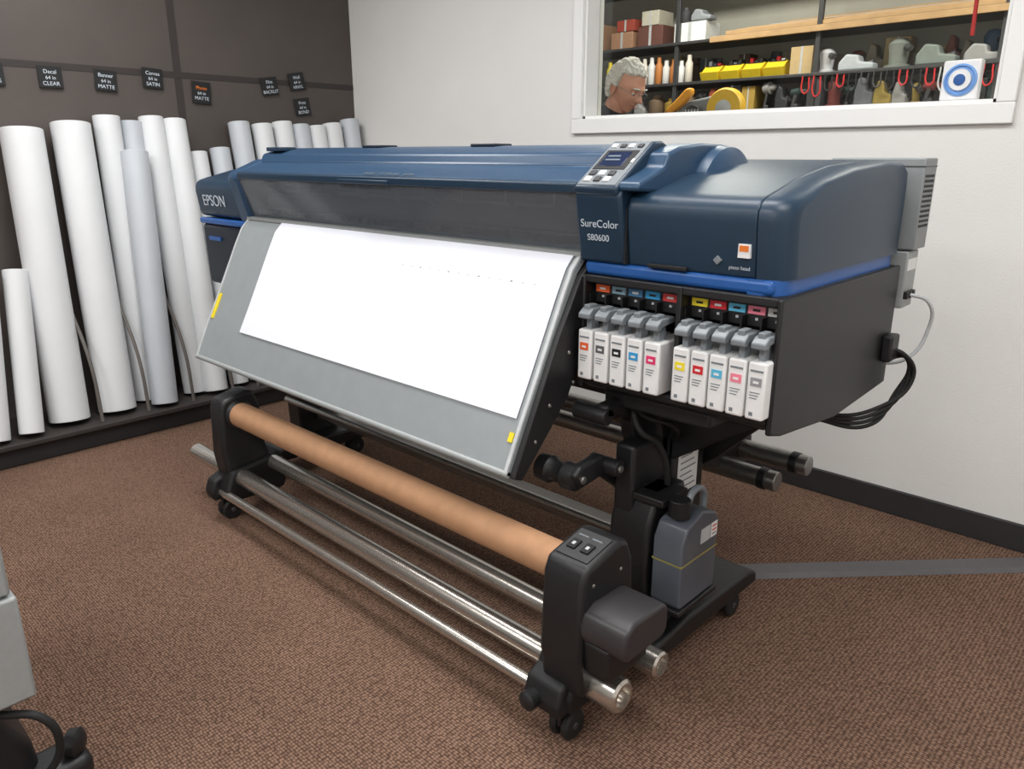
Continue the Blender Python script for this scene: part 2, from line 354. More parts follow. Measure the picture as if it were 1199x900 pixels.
pap=offs(pap0,.003*sg); pap2=offs(pap0,.0045*sg)
prism('printed_paper',pap+pap2[::-1],-2.535,-1.178,'x','paper',P)
for k in range(14):
    p=offs([apron_pt(.40),apron_pt(.406)],.0052*sg); x=-1.78+k*.04
    prism(f'print_mark_{k}',[p[0],p[1],(p[1][0]+.001,p[1][1]),(p[0][0]+.001,p[0][1])],x,x+.007,'x',['paper3','paper3','mgrey'][k%3],P)
prism('yellow_sticker',offs([apron_pt(.70),apron_pt(.82)],.003*sg)+offs([apron_pt(.70),apron_pt(.82)],-.001*sg)[::-1],-2.775,-2.755,'x','yellow',P)
prism('yellow_sticker_right',(offs([apron_pt(.885),apron_pt(.912)],.0035*sg)+offs([apron_pt(.885),apron_pt(.912)],-.001*sg)[::-1]),-1.185,-1.170,'x','yellow',P)
br=[(1.50,1.09),(1.44,1.04),(1.36,.90),(1.205,.585),(1.235,.572),(1.34,.68),(1.40,.745),(1.43,.80),(1.47,.83),(1.56,.83),(1.58,1.09)]
prism('apron_bracket_right',br,AX1+.001,AX1+.018,'x','black',P,.004)
prism('apron_bracket_left',br,AX0-.018,AX0-.001,'x','black',P,.004)
for y,z in ((1.40,.86),(1.33,.74),(1.28,.66),(1.42,.78)): tube('bracket_screw',(AX1+.017,y,z),(AX1+.020,y,z),.005,'steel',P,12)
# ---- stand
def caster(x,y,parent,r=.042):
    tube('wheel_a',(x-.028,y,r),(x-.008,y,r),r,'rubber',parent,24,0,.006)
    tube('wheel_b',(x+.008,y,r),(x+.028,y,r),r,'rubber',parent,24,0,.006)
    tube('axle',(x-.03,y,r),(x+.03,y,r),.009,'dgrey',parent,12)
    prism('fork',[(y-.03,r),(y-.03,r*2+.006),(y+.03,r*2+.006),(y+.02,r)],x-.008,x+.008,'x','black',parent,.003)
    tube('stem',(x,y,r*2),(x,y,r*2+.03),.012,'black',parent,16)
for sx in (-1.0,-2.86):
    fx=.03 if sx>-2 else 0
    prism('foot_beam',[(1.42,.075),(1.40,.10),(1.46,.125),(1.6,.14),(1.95,.13),(2.0,.11),(2.0,.075)],sx-.055+fx,sx+.10+fx,'x','black',P,.010)
    caster(sx+.06+fx,1.89,P,.038); caster(sx,1.48,P,.03)
    prism('leg',[(1.66,.12),(1.64,.5),(1.60,.70),(1.60,.90),(1.92,.90),(1.92,.70),(1.86,.5),(1.86,.12)],sx-.10,sx+.0,'x','black',P,.012)
    prism('gusset',[(1.50,.78),(1.58,.55),(1.66,.5),(1.66,.78)],sx-.08,sx-.04,'x','black',P,.004)
    prism('gusset_rear',[(1.86,.45),(2.15,.36),(2.2,.40),(2.2,.46),(1.98,.56),(1.95,.8),(1.86,.8)],sx-.06,sx-.02,'x','black',P,.006)
box('cross_beam_rear',-2.86,-1.05,1.74,1.80,.19,.235,'steel',P,.005)
box('cross_beam_upper',-2.86,-1.05,1.70,1.78,.66,.74,'black',P,.005)
tube('feed_rail_low',(-2.9,1.62,.30),(-1.0,1.62,.30),.012,'steel',P)
tube('feed_shaft_a',(-2.95,2.02,.405),(-.845,2.02,.405),.03,'steel',P)
tube('feed_shaft_b',(-2.95,2.14,.43),(-.805,2.14,.43),.03,'steel',P)
tube('shaft_collar_a',(-.90,2.02,.405),(-.875,2.02,.405),.033,'black',P); tube('shaft_collar_b',(-.86,2.14,.43),(-.835,2.14,.43),.033,'black',P)
box('bay_support',-1.12,-.72,1.62,1.95,.70,.76,'black',P,.01)
box('bay_support_front',-1.10,-.80,1.50,1.62,.715,.755,'black',P,.008)
prism('bay_strut',[(-1.02,.52),(-1.02,.72),(-.74,.72),(-.78,.68),(-.96,.56)],1.66,1.70,'y','black',P,.006)
prism('bay_strut_rear',[(-1.02,.45),(-1.02,.72),(-.74,.72),(-.78,.68),(-.96,.50)],1.86,1.90,'y','black',P,.006)
box('leg_label_plate',-.999,-.985,1.66,1.80,.36,.60,'black',P,.004)
box('leg_label',-.985,-.983,1.69,1.79,.43,.575,'white',P)
for k in range(6): box(f'leg_label_line_{k}',-.984,-.9825,1.70,1.78-.01*(k%3),.445+k*.018,.449+k*.018,'mgrey',P)
lathe('roller_pad',(-1.20,1.37,.555),(-1.07,1.37,.555),[(0,.02),(.006,.034),(.04,.036),(.05,.028),(.08,.028),(.09,.036),(.124,.034),(.13,.02)],'black',P)
prism('pressure_arm',[(1.34,.57),(1.36,.59),(1.45,.60),(1.55,.54),(1.62,.46),(1.60,.42),(1.53,.48),(1.45,.54),(1.37,.53)],-1.09,-1.06,'x','black',P,.008)
tube('arm_pivot',(-1.11,1.47,.565),(-1.02,1.47,.565),.022,'black',P)
tube('arm_bolt',(-1.025,1.47,.565),(-1.015,1.47,.565),.010,'steel',P,12)
tube('pad_bolt',(-1.062,1.37,.555),(-1.054,1.37,.555),.010,'steel',P,12)
prism('lock_lever',[(1.42,.70),(1.44,.735),(1.58,.74),(1.62,.70),(1.55,.66),(1.5,.69)],-1.08,-1.04,'x','black',P,.01)
tube('lever_knob',(-1.14,1.44,.705),(-1.04,1.44,.705),.022,'black',P)
pipe('cable_under',[(-1.05,1.55,.72),(-1.0,1.52,.66),(-.97,1.56,.62),(-.96,1.60,.5),(-.97,1.62,.3)],.008,'rubber',P)
pipe('cable_under_b',[(-1.08,1.58,.74),(-1.02,1.54,.70),(-.95,1.60,.66),(-.98,1.66,.6)],.006,'rubber',P)
box('bracket_plate',-1.06,-1.0,1.5,1.66,.28,.62,'black',P,.01)
sh=[(1.50,.12),(1.48,.3),(1.49,.42),(1.53,.5),(1.66,.5),(1.66,.12)]
prism('leg_shield',sh,-1.06,-.94,'x','black',P,.012)
bx0,bx1=-.93,-.845
box('bottle_tray',bx0-.01,bx1+.006,1.49,1.68,.205,.22,'black',P,.004)
box('tray_post',bx0-.01,bx0+.02,1.55,1.62,.13,.21,'black',P,.004)
bp=[(1.505,.22),(1.498,.23),(1.498,.40),(1.52,.44),(1.59,.465),(1.66,.44),(1.672,.42),(1.672,.23),(1.665,.22)]
prism('waste_bottle',bp,bx0,bx1,'x','bottle',P,.014,4)
prism('waste_liquid_line',[(1.4975,.340),(1.4975,.344),(1.6725,.344),(1.6725,.340)],bx0-.0005,bx1+.0005,'x','ink',P)
tube('bottle_cap',(-.888,1.545,.455),(-.888,1.545,.50),.028,'black',P)
pipe('bottle_handle',[(-.888,1.58,.465),(-.888,1.61,.50),(-.888,1.66,.485),(-.888,1.665,.43)],.009,'mgrey',P)
box('bottle_label',bx1,bx1+.0015,1.585,1.63,.375,.415,'lgrey',P); box('bottle_label_b',bx1,bx1+.0015,1.635,1.665,.375,.415,'white',P)
for k in range(3): box('bottle_label_line',bx1,bx1+.002,1.64,1.66,.382+k*.011,.386+k*.011,'red' if k else 'mgrey',P)
box('bottle_bracket',-1.0,-.91,1.50,1.62,.48,.50,'black',P,.004)

# ================= TAKE-UP UNIT =================
U=empty('media_take_up_unit',(-1.8,1.2,0))
TY2,TZ2=1.205,.16; TY3,TZ3=1.335,.18
tube('rail_front',(-2.90,TY2,TZ2+.015),(-.85,TY2,TZ2),.031,'chrome',U,40,.024)
tube('rail_rear',(-2.72,TY3,TZ3+.02),(-.80,TY3,TZ3),.028,'chrome',U,40,.022)
tube('rail_front_end',(-.905,TY2,TZ2),(-.80,TY2,TZ2),.040,'chrome',U,40,.026,.006)
tube('rail_rear_end',(-.88,TY3,TZ3),(-.785,TY3,TZ3),.033,'chrome',U,40,.022,.005)
tube('rail_thin',(-2.66,1.145,.115),(-.98,1.145,.115),.016,'chrome',U)
tube('cardboard_core',(-2.53,1.222,.415),(-.98,1.222,.415),.045,'card',U,48,.038)
def tower(x0,x1,sc,knob):
    pr=[(1.14,.15),(1.125,.25),(1.135,.44),(1.15,.475),(1.27,.502),(1.30,.49),(1.32,.44),(1.335,.26),(1.36,.18),(1.34,.15)]
    if sc<1: pr=[(1.225+(y-1.22)*sc,.44+(z-.44)*(.92)) for y,z in pr]
    prism('tower_body',pr,x0,x1,'x','black',U,.014,4)
    prism('rail_clamp',[(1.145,.085),(1.135,.13),(1.165,.205),(1.25,.215),(1.37,.235),(1.385,.14),(1.37,.085)],x0-.03 if knob else x0,x1-.03 if knob else x1+.02,'x','black2',U,.012)
    prism('rail_clamp_thin',[(1.115,.085),(1.105,.12),(1.12,.165),(1.18,.19),(1.2,.09)],x0-.03 if knob else x0-.01,x1-.04,'x','black2',U,.010)
    xc=(x0+x1)/2
    caster(xc-.01,1.175,U,.038)
    caster(xc-.01,1.35,U,.035)
    if knob:
        lathe('clamp_knob',(xc-.055,1.115,.12),(xc-.055,1.072,.12),[(0,.012),(.005,.022),(.033,.024),(.038,.018),(.041,0)],'black',U,12)
tower(-.985,-.868,1,True); tower(-2.63,-2.54,.82,False)
lathe('core_flange',(-1.005,1.222,.415),(-.98,1.222,.415),[(0,.043),(.01,.043),(.012,.052),(.025,.052)],'black',U)
lathe('core_flange_l',(-2.545,1.222,.415),(-2.515,1.222,.415),[(0,.054),(.015,.054),(.02,.047),(.03,.043)],'black',U)
prism('motor_cover',[(1.135,.315),(1.130,.345),(1.14,.375),(1.17,.390),(1.28,.386),(1.30,.37),(1.30,.315),(1.28,.30),(1.15,.30)],-.875,-.755,'x','motor',U,.018,4)
prism('motor_cover_base',[(1.15,.22),(1.14,.31),(1.29,.31),(1.30,.22)],-.875,-.80,'x','black',U,.012)
def ontop(name,x0,x1,v0,v1,m,h):
    a=Vector((0,1.15,.476)); d=Vector((0,.12,.027)); nn=Vector((0,-.027,.12)).normalized(); p=a+d*v0;q=a+d*v1
    return loft(name,[[(x,)+tuple(c)[1:] for c in (p,q,q+nn*h,p+nn*h)] for x in (x0,x1)],m,U,.0006)
ontop('switch_plate',-.970,-.883,.12,.88,'dgrey',.002)
for k in range(2):
    ontop(f'switch_rocker_{k}',-.958+k*.038,-.936+k*.038,.3,.55,'black2',.007)
    ontop(f'switch_mark_{k}',-.961+k*.038,-.934+k*.038,.70,.73,'mgrey',.003)
    ontop(f'switch_dot_{k}',-.951+k*.038,-.943+k*.038,.38,.46,'lgrey',.008)
for y,z in ((1.17,.43),(1.27,.43),(1.30,.25)): tube('tower_screw',(-.869,y,z),(-.865,y,z),.005,'steel',U,12)

# ================= RACK + PAPER ROLLS =================
RK=empty('roll_storage_shelf',(-3.9,1,0))
RX0=LX+.004
box('plinth',RX0,-3.74,-1.5,BY-.02,0,.09,'base',RK,.006)
box('ledge',RX0,-3.70,-1.5,BY-.02,.09,.112,'dark2',RK,.004)
DV=empty('shelf_dividers',(-3.9,1,.112))
for i,y in enumerate((.56,1.13,1.345,1.57,1.785,1.93,2.2,2.5)):
    pipe(f'divider_{i}',[(RX0+.02,y-.03,.95),(-3.90,y-.01,.62),(-3.78,y,.38),(-3.74,y,.114)],.008,'divid',DV)
def roll(yb,yt,H,r,m,xb=-3.84,xt=None):
    zb=.116; xt=LX+r+.014 if xt is None else xt
    L=math.sqrt(max(H*H-(xb-xt)**2-(yb-yt)**2,.01))
    tilt=math.hypot(xb-xt,yb-yt)/H
    p0=Vector((xb,yb,zb+r*tilt)); p1=Vector((xt,yt,zb+L))
    e=empty('paper_roll',(p0.x,p0.y,zb))
    tube('paper_winding',p0,p1,r,m,e,40,r*.45,.002)
    tube('core',p0+(p1-p0)*.004,p1-(p1-p0)*.004,r*.45,'card',e,24,r*.38)
roll(1.02,1.08,1.33,.086,'paper2')
roll(1.235,1.285,1.36,.084,'paper2')
roll(1.41,1.455,1.39,.060,'paper2',-3.93)
roll(1.52,1.57,1.37,.050,'paper3',-3.95)
roll(1.44,1.53,1.24,.062,'paper3',-3.78,-3.97)
roll(1.635,1.665,1.40,.058,'paper2',-3.86)
roll(1.72,1.775,1.40,.060,'paper2',-3.80)
roll(1.87,1.885,1.24,.050,'paper2')
roll(.84,.93,.74,.050,'paper2',-3.765,-3.925)
roll(.705,.80,.74,.052,'paper2',-3.765,-3.90)
roll(1.99,2.01,1.26,.052,'paper3')
for i,y in enumerate((2.13,2.265,2.39,2.50,2.61,2.72,2.845)): roll(y,y,1.40+random.uniform(-.02,.03),.056,['paper3','paper2','paper2'][i%3])
def sign(y,z,tilt,s1,s2,accent='text',w=.10,h=.095):
    e=empty('hanging_sign',(LX+.012,y,z))
    o=box('card',-.002,.002,-w/2,w/2,-h/2,h/2,'black2',None,.001)
    t1=text('line_a',s1,(.003,0,.015),(90,0,90),.024,accent,None,align='CENTER')
    t2=text('line_b','64 in',(.003,0,-.010),(90,0,90),.022,'text',None,align='CENTER')
    t3=text('line_c',s2,(.003,0,-.036),(90,0,90),.024,'text',None,align='CENTER')
    for q in (o,t1,t2,t3): q.parent=e
    e.rotation_euler=(math.radians(tilt),0,0)
sign(1.025,1.665,0,'Photo','GLOSS'); sign(1.26,1.665,0,'Decal','CLEAR'); sign(1.50,1.665,-3,'Banner','MATTE'); sign(1.725,1.69,-3,'Canvas','SATIN')
sign(1.97,1.635,-3,'Photo','MATTE','orange',.10,.11); sign(2.37,1.69,8,'Film','BACKLIT'); sign(2.545,1.725,10,'Wall','VINYL'); sign(2.57,1.59,8,'Print','BOND')

d=Vector((.629,.673,0)).normalized(); 
fs=empty('floor_cable_cover',(-.6,2.5,0))
a=Vector((-1.03,2.09,0)); b=Vector((-.25,2.90,0)); nrm=Vector((-d.y,d.x,0))
loft('cover_strip',[[c+nrm*u+Vector((0,0,zz)) for u,zz in ((-.045,.001),(-.03,.014),(.03,.014),(.045,.001))] for c in (a,b)],'strip',fs)

# ================= SECOND MACHINE (left foreground) =================
Q=empty('printer_stand',(-1.8,0,0))
box('side_panel_lower',-2.3,-1.5,-.5,.262,.33,.545,'grey',Q,.006)
box('side_panel_upper',-2.3,-1.505,-.5,.255,.55,.95,'grey',Q,.006)
prism('foot',[(-.5,.07),(-.5,.30),(.10,.32),(.20,.27),(.25,.18),(.26,.07)],-1.9,-1.56,'x','black',Q,.03,4)
box('foot_arm',-1.62,-1.52,.0,.34,.07,.13,'black',Q,.02)
caster(-1.57,.29,Q,.042); caster(-1.6,-.3,Q,.042)
lathe('knob',(-1.57,.30,.15),(-1.52,.36,.15),[(0,.012),(.01,.028),(.03,.03),(.038,.02),(.04,0)],'black',Q,20)
pipe('foot_cable',[(-1.54,.2,.30),(-1.5,.26,.28),(-1.5,.28,.2),(-1.53,.25,.12)],.008,'rubber',Q)

# ================= WORKSHOP =================
box('floor_workshop',-6.2,1.6,BY+.12,6.0,-.1,0,'conc')
box('ceiling_workshop',-6.2,1.6,BY+.12,6.0,3.0,3.1,'ceil')
box('wall_workshop_back',-6.2,1.6,5.6,5.7,0,3.0,'wshop')
box('wall_workshop_left',-6.3,-6.2,BY+.12,6.0,0,3.0,'wshop')
box('wall_workshop_right',1.6,1.7,BY+.12,6.0,0,3.0,'wshop')
for (x,y) in ((-2.8,4.4),(-.6,4.4)):
    e=empty('workshop_light',(x,y,3.0))
    box('batten',x-.6,x+.6,y-.08,y+.08,2.95,3.0,'trim',e,.01)
    l=bpy.data.lights.new('tube','AREA'); l.shape='RECTANGLE'; l.size=1.2; l.size_y=.3; l.energy=48; l.color=(1,.95,.86)
    o=bpy.data.objects.new('lamp',l); scene.collection.objects.link(o); o.location=(x,y,2.94); o.parent=e; o.matrix_parent_inverse=Matrix.Translation(-Vector(e.location))
SH=empty('workshop_shelving',(-2.5,5.4,0))
for k,z in enumerate((.6,1.1,1.62,1.835,2.11,2.55)):
    box(f'shelf_{k}',-4.6,-.2,5.2,5.59,z-.02,z,'dgrey',SH,.003)
    if k==4: box('shelf_edge',-3.0,-.2,5.180,5.2,z-.03,z+.008,'wood',SH,.003)
for k,x in enumerate((-4.58,-3.3,-2.25,-1.2,-.25)): box(f'upright_{k}',x,x+.03,5.21,5.24,0,2.6,'dgrey',SH,.002)
def item(kind,x,z,wd,hh,col,y=5.24,dp=.2):
    m=mat('stock_'+kind,col,.6)
    if kind=='bin':
        prism('bin',[(y,z),(y-.03,z+hh*.55),(y,z+hh*.6),(y+.05,z+hh),(y+dp,z+hh),(y+dp,z)],x,x+wd,'x',m,SH,.003)
        box('bin_in',x+.01,x+wd-.01,y+.04,y+dp-.01,z+hh-.004,z+hh+.001,'black2',SH)
        for q in range(3): box('bin_contents',x+.02+q*.035,x+.045+q*.035,y+.06,y+.12,z+hh-.01,z+hh+random.uniform(.01,.04),random.choice(['mgrey','red','dgrey','white']),SH,.003)
    elif kind=='can':
        lathe('can',(x+wd/2,y+wd/2,z),(x+wd/2,y+wd/2,z+hh),[(0,wd/2-.003),(.004,wd/2),(hh*.7,wd/2),(hh*.8,wd*.3),(hh,wd*.28)],m,SH,20)
    elif kind=='tool':
        prism('tool',[(x,z),(x,z+hh*.5),(x+wd*.2,z+hh),(x+wd*.55,z+hh*.9),(x+wd*.6,z+hh*.5),(x+wd,z+hh*.4),(x+wd,z)],y,y+.1,'y',m,SH,.012)
        tube('tool_neck',(x+wd*.4,y+.05,z+hh*.2),(x+wd*.95,y+.04,z+hh*.45),hh*.16,'dgrey',SH,16)
    elif kind=='drill':
        lathe('drill_body',(x,y+.05,z+hh*.75),(x+wd,y+.03,z+hh*.8),[(0,hh*.12),(.01,hh*.2),(wd*.55,hh*.22),(wd*.6,hh*.14),(wd*.85,hh*.12),(wd,hh*.04)],m,SH,20)
        prism('drill_grip',[(x+.01,z),(x+.03,z+hh*.7),(x+wd*.45,z+hh*.7),(x+wd*.3,z+.03),(x+wd*.5,z+.03),(x+wd*.5,z)],y+.02,y+.07,'y','dgrey',SH,.005)
    elif kind=='sander':
        lathe('sander_body',(x+wd/2,y+.06,z),(x+wd/2,y+.06,z+hh),[(0,wd*.45),(.015,wd*.45),(.02,wd*.3),(hh*.5,wd*.33),(hh*.8,wd*.38),(hh*.95,wd*.25),(hh,0)],m,SH,20)
        tube('sander_handle',(x+wd/2,y+.06,z+hh*.75),(x+wd,y-.0,z+hh*.6),.018,'dgrey',SH,12)
    else:
        box('carton',x,x+wd,y,y+dp,z,z+hh,m,SH,.004); box('carton_tape',x+wd*.45,x+wd*.55,y-.001,y+dp,z,z+hh+.001,'lgrey',SH)
for x in (-3.08,-2.92,-2.76,-2.6): item('bin',x,1.836,.14,.10,(236,205,40))
for x in (-3.95,-3.87,-3.79): item('can',x,1.836,.06,.19,random.choice([(200,60,50),(210,190,60),(90,100,120)]))
for i in range(7): item('can',-3.62+i*.065,1.836,.055,.17+random.uniform(-.03,.03),random.choice([(214,206,196),(190,120,60),(220,220,220),(150,60,50)]))
item('carton',-2.42,1.836,.15,.17,(190,165,120)); item('sander',-2.26,1.836,.13,.15,(200,200,205)); item('tool',-2.1,1.836,.22,.1,(180,186,192))
item('sander',-1.84,1.836,.17,.17,(120,126,120)); item('tool',-1.64,1.836,.22,.12,(120,130,125)); item('tool',-1.38,1.836,.2,.1,(150,150,150)); item('sander',-1.15,1.836,.17,.16,(90,95,105))
x=-2.5
while x<-.7:
    wq=random.uniform(.08,.16); item(random.choice(['carton','can','tool','sander']),x,1.836,min(wq,.17),random.uniform(.12,.21),random.choice([(70,74,80),(140,130,115),(120,60,50),(180,180,176),(60,90,120),(170,150,110)]),5.42,.12); x+=wq
x=-3.95
while x<-2.5:
    wq=random.uniform(.07,.15); item(random.choice(['carton','can']),x,1.836,min(wq,.13),random.uniform(.14,.22),random.choice([(120,110,90),(90,70,54),(150,130,90),(80,86,92)]),5.44,.12); x+=wq
item('carton',-3.33,2.111,.26,.13,(235,235,232)); item('carton',-3.9,2.111,.2,.12,(170,130,104)); item('carton',-3.65,2.111,.22,.14,(104,66,58)); 
item('carton',-4.2,2.111,.2,.2,(150,110,80)); item('carton',-3.85,2.235,.16,.08,(160,70,56)); item('can',-3.3,2.245,.08,.1,(60,60,64)); item('carton',-3.62,2.255,.15,.1,(190,185,170)); item('tool',-3.2,2.245,.16,.08,(140,144,150))
for i in range(5): box(f'lumber_{i}',-2.9+.05*i,-.6,5.22+.05*i,5.26+.05*i,2.124,2.15+.012*(i%3),'wood',SH,.002)
for i in range(4): box(f'pipe_stock_{i}',-2.7+.12*i,-.7,5.46+.03*i,5.48+.03*i,2.113,2.20+.015*(i%2),['lgrey','wood','mgrey','wood'][i],SH,.002)
for row,(yy,n0) in enumerate(((5.22,0),(5.42,1))):
    x=-2.6
    while x<-.8:
        wq=random.uniform(.07,.14); item(random.choice(['tool','drill','sander','carton','drill','tool']),x,1.621,wq,random.uniform(.12,.19),random.choice([(40,42,46),(70,72,78),(150,150,150),(110,44,40),(34,54,52),(34,36,40),(150,130,60),(100,104,110)]),yy,.12); x+=wq+.002
x=-3.9
while x<-2.65:
    wq=random.uniform(.08,.14); item(random.choice(['can','carton','tool','drill']),x,1.621,wq,random.uniform(.10,.18),random.choice([(120,100,80),(60,62,66),(150,150,150),(150,70,46),(170,140,64)])); x+=wq+.01
for i in range(18):
    x=-2.3+i*.075; h_=random.uniform(.03,.11); pipe(f'hanging_cord_{i}',[(x,5.19,1.815),(x+.01,5.185,1.80-h_),(x+.03,5.185,1.79-h_),(x+.045,5.19,1.81)],.005,random.choice(['black','black','black','red','dgrey','lgrey']),SH)
B=empty('workbench',(-2.2,4.3,0))
box('bench_top',-2.75,-1.0,4.06,4.7,1.22,1.26,'wood',B,.004)
for x,y in ((-2.7,4.1),(-1.1,4.1),(-2.7,4.6),(-1.1,4.6)): box('bench_leg',x,x+.06,y,y+.06,0,1.22,'dgrey',B,.003)
ox,oy=-.17,.19
S_=empty('mitre_saw',(-2.2+ox,4.05+oy,1.26)); sy=mat('saw_yellow',(228,184,60),.45)
tube('turntable',(-2.2+ox,4.07+oy,1.26),(-2.2+ox,4.07+oy,1.31),.16,'lgrey',S_)
box('fence',-2.42+ox,-1.98+ox,4.14+oy,4.17+oy,1.30,1.40,'lgrey',S_,.004)
box('saw_post',-2.36+ox,-2.26+ox,4.06+oy,4.12+oy,1.30,1.50,'dgrey',S_,.01)
prism('saw_arm',[(-2.46+ox,1.46),(-2.48+ox,1.56),(-2.38+ox,1.63),(-2.18+ox,1.66),(-2.10+ox,1.58),(-2.24+ox,1.50)],4.02+oy,4.12+oy,'y','mgrey',S_,.015)
lathe('blade_guard',(-2.13+ox,3.98+oy,1.575),(-2.13+ox,4.04+oy,1.575),[(0,.03),(.004,.105),(.02,.115),(.055,.115),(.06,.10)],sy,S_,40)
lathe('guard_hub',(-2.13+ox,3.97+oy,1.575),(-2.13+ox,3.99+oy,1.575),[(0,.02),(.01,.05),(.02,.05)],'lgrey',S_,30)
prism('saw_handle',[(-2.50,1.555),(-2.52,1.58),(-2.44,1.645),(-2.38,1.70),(-2.345,1.70),(-2.34,1.67),(-2.40,1.61)],3.98+oy,4.03+oy,'y',mat('saw_handle_yellow',(232,160,50),.45),S_,.014).location.x+=ox
tube('saw_motor',(-2.33+ox,3.98+oy,1.55),(-2.33+ox,4.16+oy,1.55),.055,'dgrey',S_)
for k in range(5): box('motor_vent',-2.375+ox+k*.02,-2.365+ox+k*.02,3.978+oy,3.985+oy,1.52,1.58,'lgrey',S_)
F=empty('desk_fan',(-.78,2.99,WZ0+.012))
Fz=WZ0+.013
box('fan_housing',-.835,-.722,2.965,3.005,Fz,Fz+.125,'white',F,.006)
lathe('fan_grille',(-.778,2.967,Fz+.063),(-.778,2.955,Fz+.063),[(0,.050),(.006,.050),(.01,.044),(.008,.042),(.004,.041),(.004,0)],mat('fan_blue',(120,165,225),.4),F,40)
lathe('fan_ring',(-.778,2.958,Fz+.063),(-.778,2.950,Fz+.063),[(0,.034),(.004,.032),(.004,.02),(.006,.018),(.007,0)],'white',F,32)
lathe('fan_hub',(-.778,2.952,Fz+.063),(-.778,2.946,Fz+.063),[(0,.018),(.003,.016),(.004,0)],'band',F,24)
pipe('hanging_red_cord',[(-.835,3.2,2.99),(-.835,3.2,2.2),(-.825,3.2,1.72)],.007,'red')

# ================= MAN =================
MN=empty('man_standing',(-2.70,3.70,0))
def place(o,mw): o.matrix_basis=mw
def skinmesh(name,verts,edges,radii,m,root=0,sub=2):
    me=bpy.data.meshes.new(name); me.from_pydata(verts,edges,[]); o=fin(name,me,m,MN,0,smooth=False)
    s=o.modifiers.new('skin','SKIN'); s.use_smooth_shade=True
    for i,r in enumerate(radii): me.skin_vertices[0].data[i].radius=(r,r) if not isinstance(r,tuple) else r
    for v in me.skin_vertices[0].data: v.use_root=False
    me.skin_vertices[0].data[root].use_root=True
    ss=o.modifiers.new('sub','SUBSURF'); ss.levels=sub; ss.render_levels=sub
    return o
mx,my=-2.78,3.68
V=[(mx,my,1.0),(mx-.02,my,1.18),(mx-.0,my,1.36),(mx+.03,my,1.50),(mx+.07,my,1.575)]
E=[(0,1),(1,2),(2,3),(3,4)]
R=[(.13,.16),(.13,.15),(.13,.18),(.11,.15),.068]
def add(p,r,prev): 
    V.append(p);R.append(r);E.append((prev,len(V)-1));return len(V)-1
for s in (-1,1):
    sh_=add((mx+.02,my+s*.19,1.49),.072,3); el=add((mx+.05,my+s*.24,1.22),.052,sh_); wr=add((mx+.27,my+s*.16,1.14),.034,el)
skinmesh('torso_and_arms',V,E,R,'shirt',0)
V2=[(mx,my,1.02)];E2=[];R2=[(.13,.15)]
for s in (-1,1):
    i=len(V2);V2+= [(mx,my+s*.10,.90),(mx+.02,my+s*.11,.52),(mx-.01,my+s*.12,.11)];E2+=[(0,i),(i,i+1),(i+1,i+2)];R2+=[.095,.065,.05]
skinmesh('trousers',V2,E2,R2,'trouser',0)
for s in (-1,1):
    loft('shoe',[[(mx-.09+dx,my+s*.12+wy*a,zz) for a,zz in ((-1,0),(1,0),(1,h*.7),(.5,h),(-.5,h),(-1,h*.7))] for dx,wy,h in ((0,.03,.06),(.05,.042,.09),(.14,.045,.08),(.22,.045,.055),(.27,.03,.035))],'black',MN,.006)
def hand(s):
    wx,wy,wz=mx+.27,my+s*.16,1.14
    loft('palm',[[ (wx+dx,wy+yy*wd,wz+zz*th+dz) for yy,zz in ((-1,-1),(1,-1),(1,1),(-1,1))] for dx,wd,th,dz in ((-.02,.024,.018,0),(.02,.032,.015,.005),(.06,.042,.013,.005),(.09,.040,.011,.003))],'skin',MN,.008)
    for k,L in enumerate((.062,.075,.08,.072)):
        yy=wy+s*(.032-.0215*k); x0=wx+.08
        skinmesh(f'finger_{k}',[(x0-.01,yy,wz+.004),(x0+L*.45,yy,wz+.006),(x0+L*.78,yy,wz-.008),(x0+L*.95,yy,wz-.024)],[(0,1),(1,2),(2,3)],[.009,.0088,.008,.007],'skin',0,1)
    skinmesh('thumb',[(wx+.015,wy-s*.025,wz-.002),(wx+.045,wy-s*.048,wz-.006),(wx+.075,wy-s*.056,wz-.008)],[(0,1),(1,2)],[.012,.0105,.0085],'skin',0,1)
hand(-1);hand(1)
HC=Vector((mx+.145,my+.01,1.685)); HR=Matrix.Rotation(math.radians(-4),4,'Z')@Matrix.Rotation(math.radians(28),4,'Y')
HM=Matrix.Translation(HC)@HR@Matrix.Scale(1.12,4)
def g(v,c,s): return math.exp(-sum(((v[i]-c[i])/s[i])**2 for i in range(3)))
bm=bmesh.new(); bmesh.ops.create_uvsphere(bm,u_segments=96,v_segments=72,radius=1)
def headpos(c):
    x,y,z=c
    p=Vector((x*.098,y*.077,z*.120))
    if z<0: p.y*=(1-.20*(-z)**1.3); 
    if z<0 and x>0: p.x+=.008*(-z)
    if z<-.1 and x<0: p.x*=(1-.35*(-z))
    if x>0:
        p.x+=.032*g(p,(.10,0,-.024),(.04,.013,.014))+.014*g(p,(.10,0,0),(.04,.009,.022))
        p.x+=.008*g(p,(.09,0,.026),(.04,.05,.010))
        for s in (-1,1):
            p.x-=.013*g(p,(.09,s*.031,.006),(.04,.016,.012)); p.x+=.006*g(p,(.08,s*.042,-.025),(.04,.02,.02))
            p.x-=.004*g(p,(.09,s*.034,-.048),(.04,.007,.018))
            p.x+=.006*g(p,(.10,s*.010,-.030),(.04,.007,.007))
        p.x+=.006*g(p,(.09,0,-.055),(.04,.022,.007)); p.x-=.006*g(p,(.09,0,-.062),(.04,.024,.0035)); p.x+=.006*g(p,(.09,0,-.07),(.04,.02,.006))
        p.x+=.013*g(p,(.07,0,-.10),(.04,.03,.018))
    return p
for v in bm.verts: v.co=headpos(v.co)
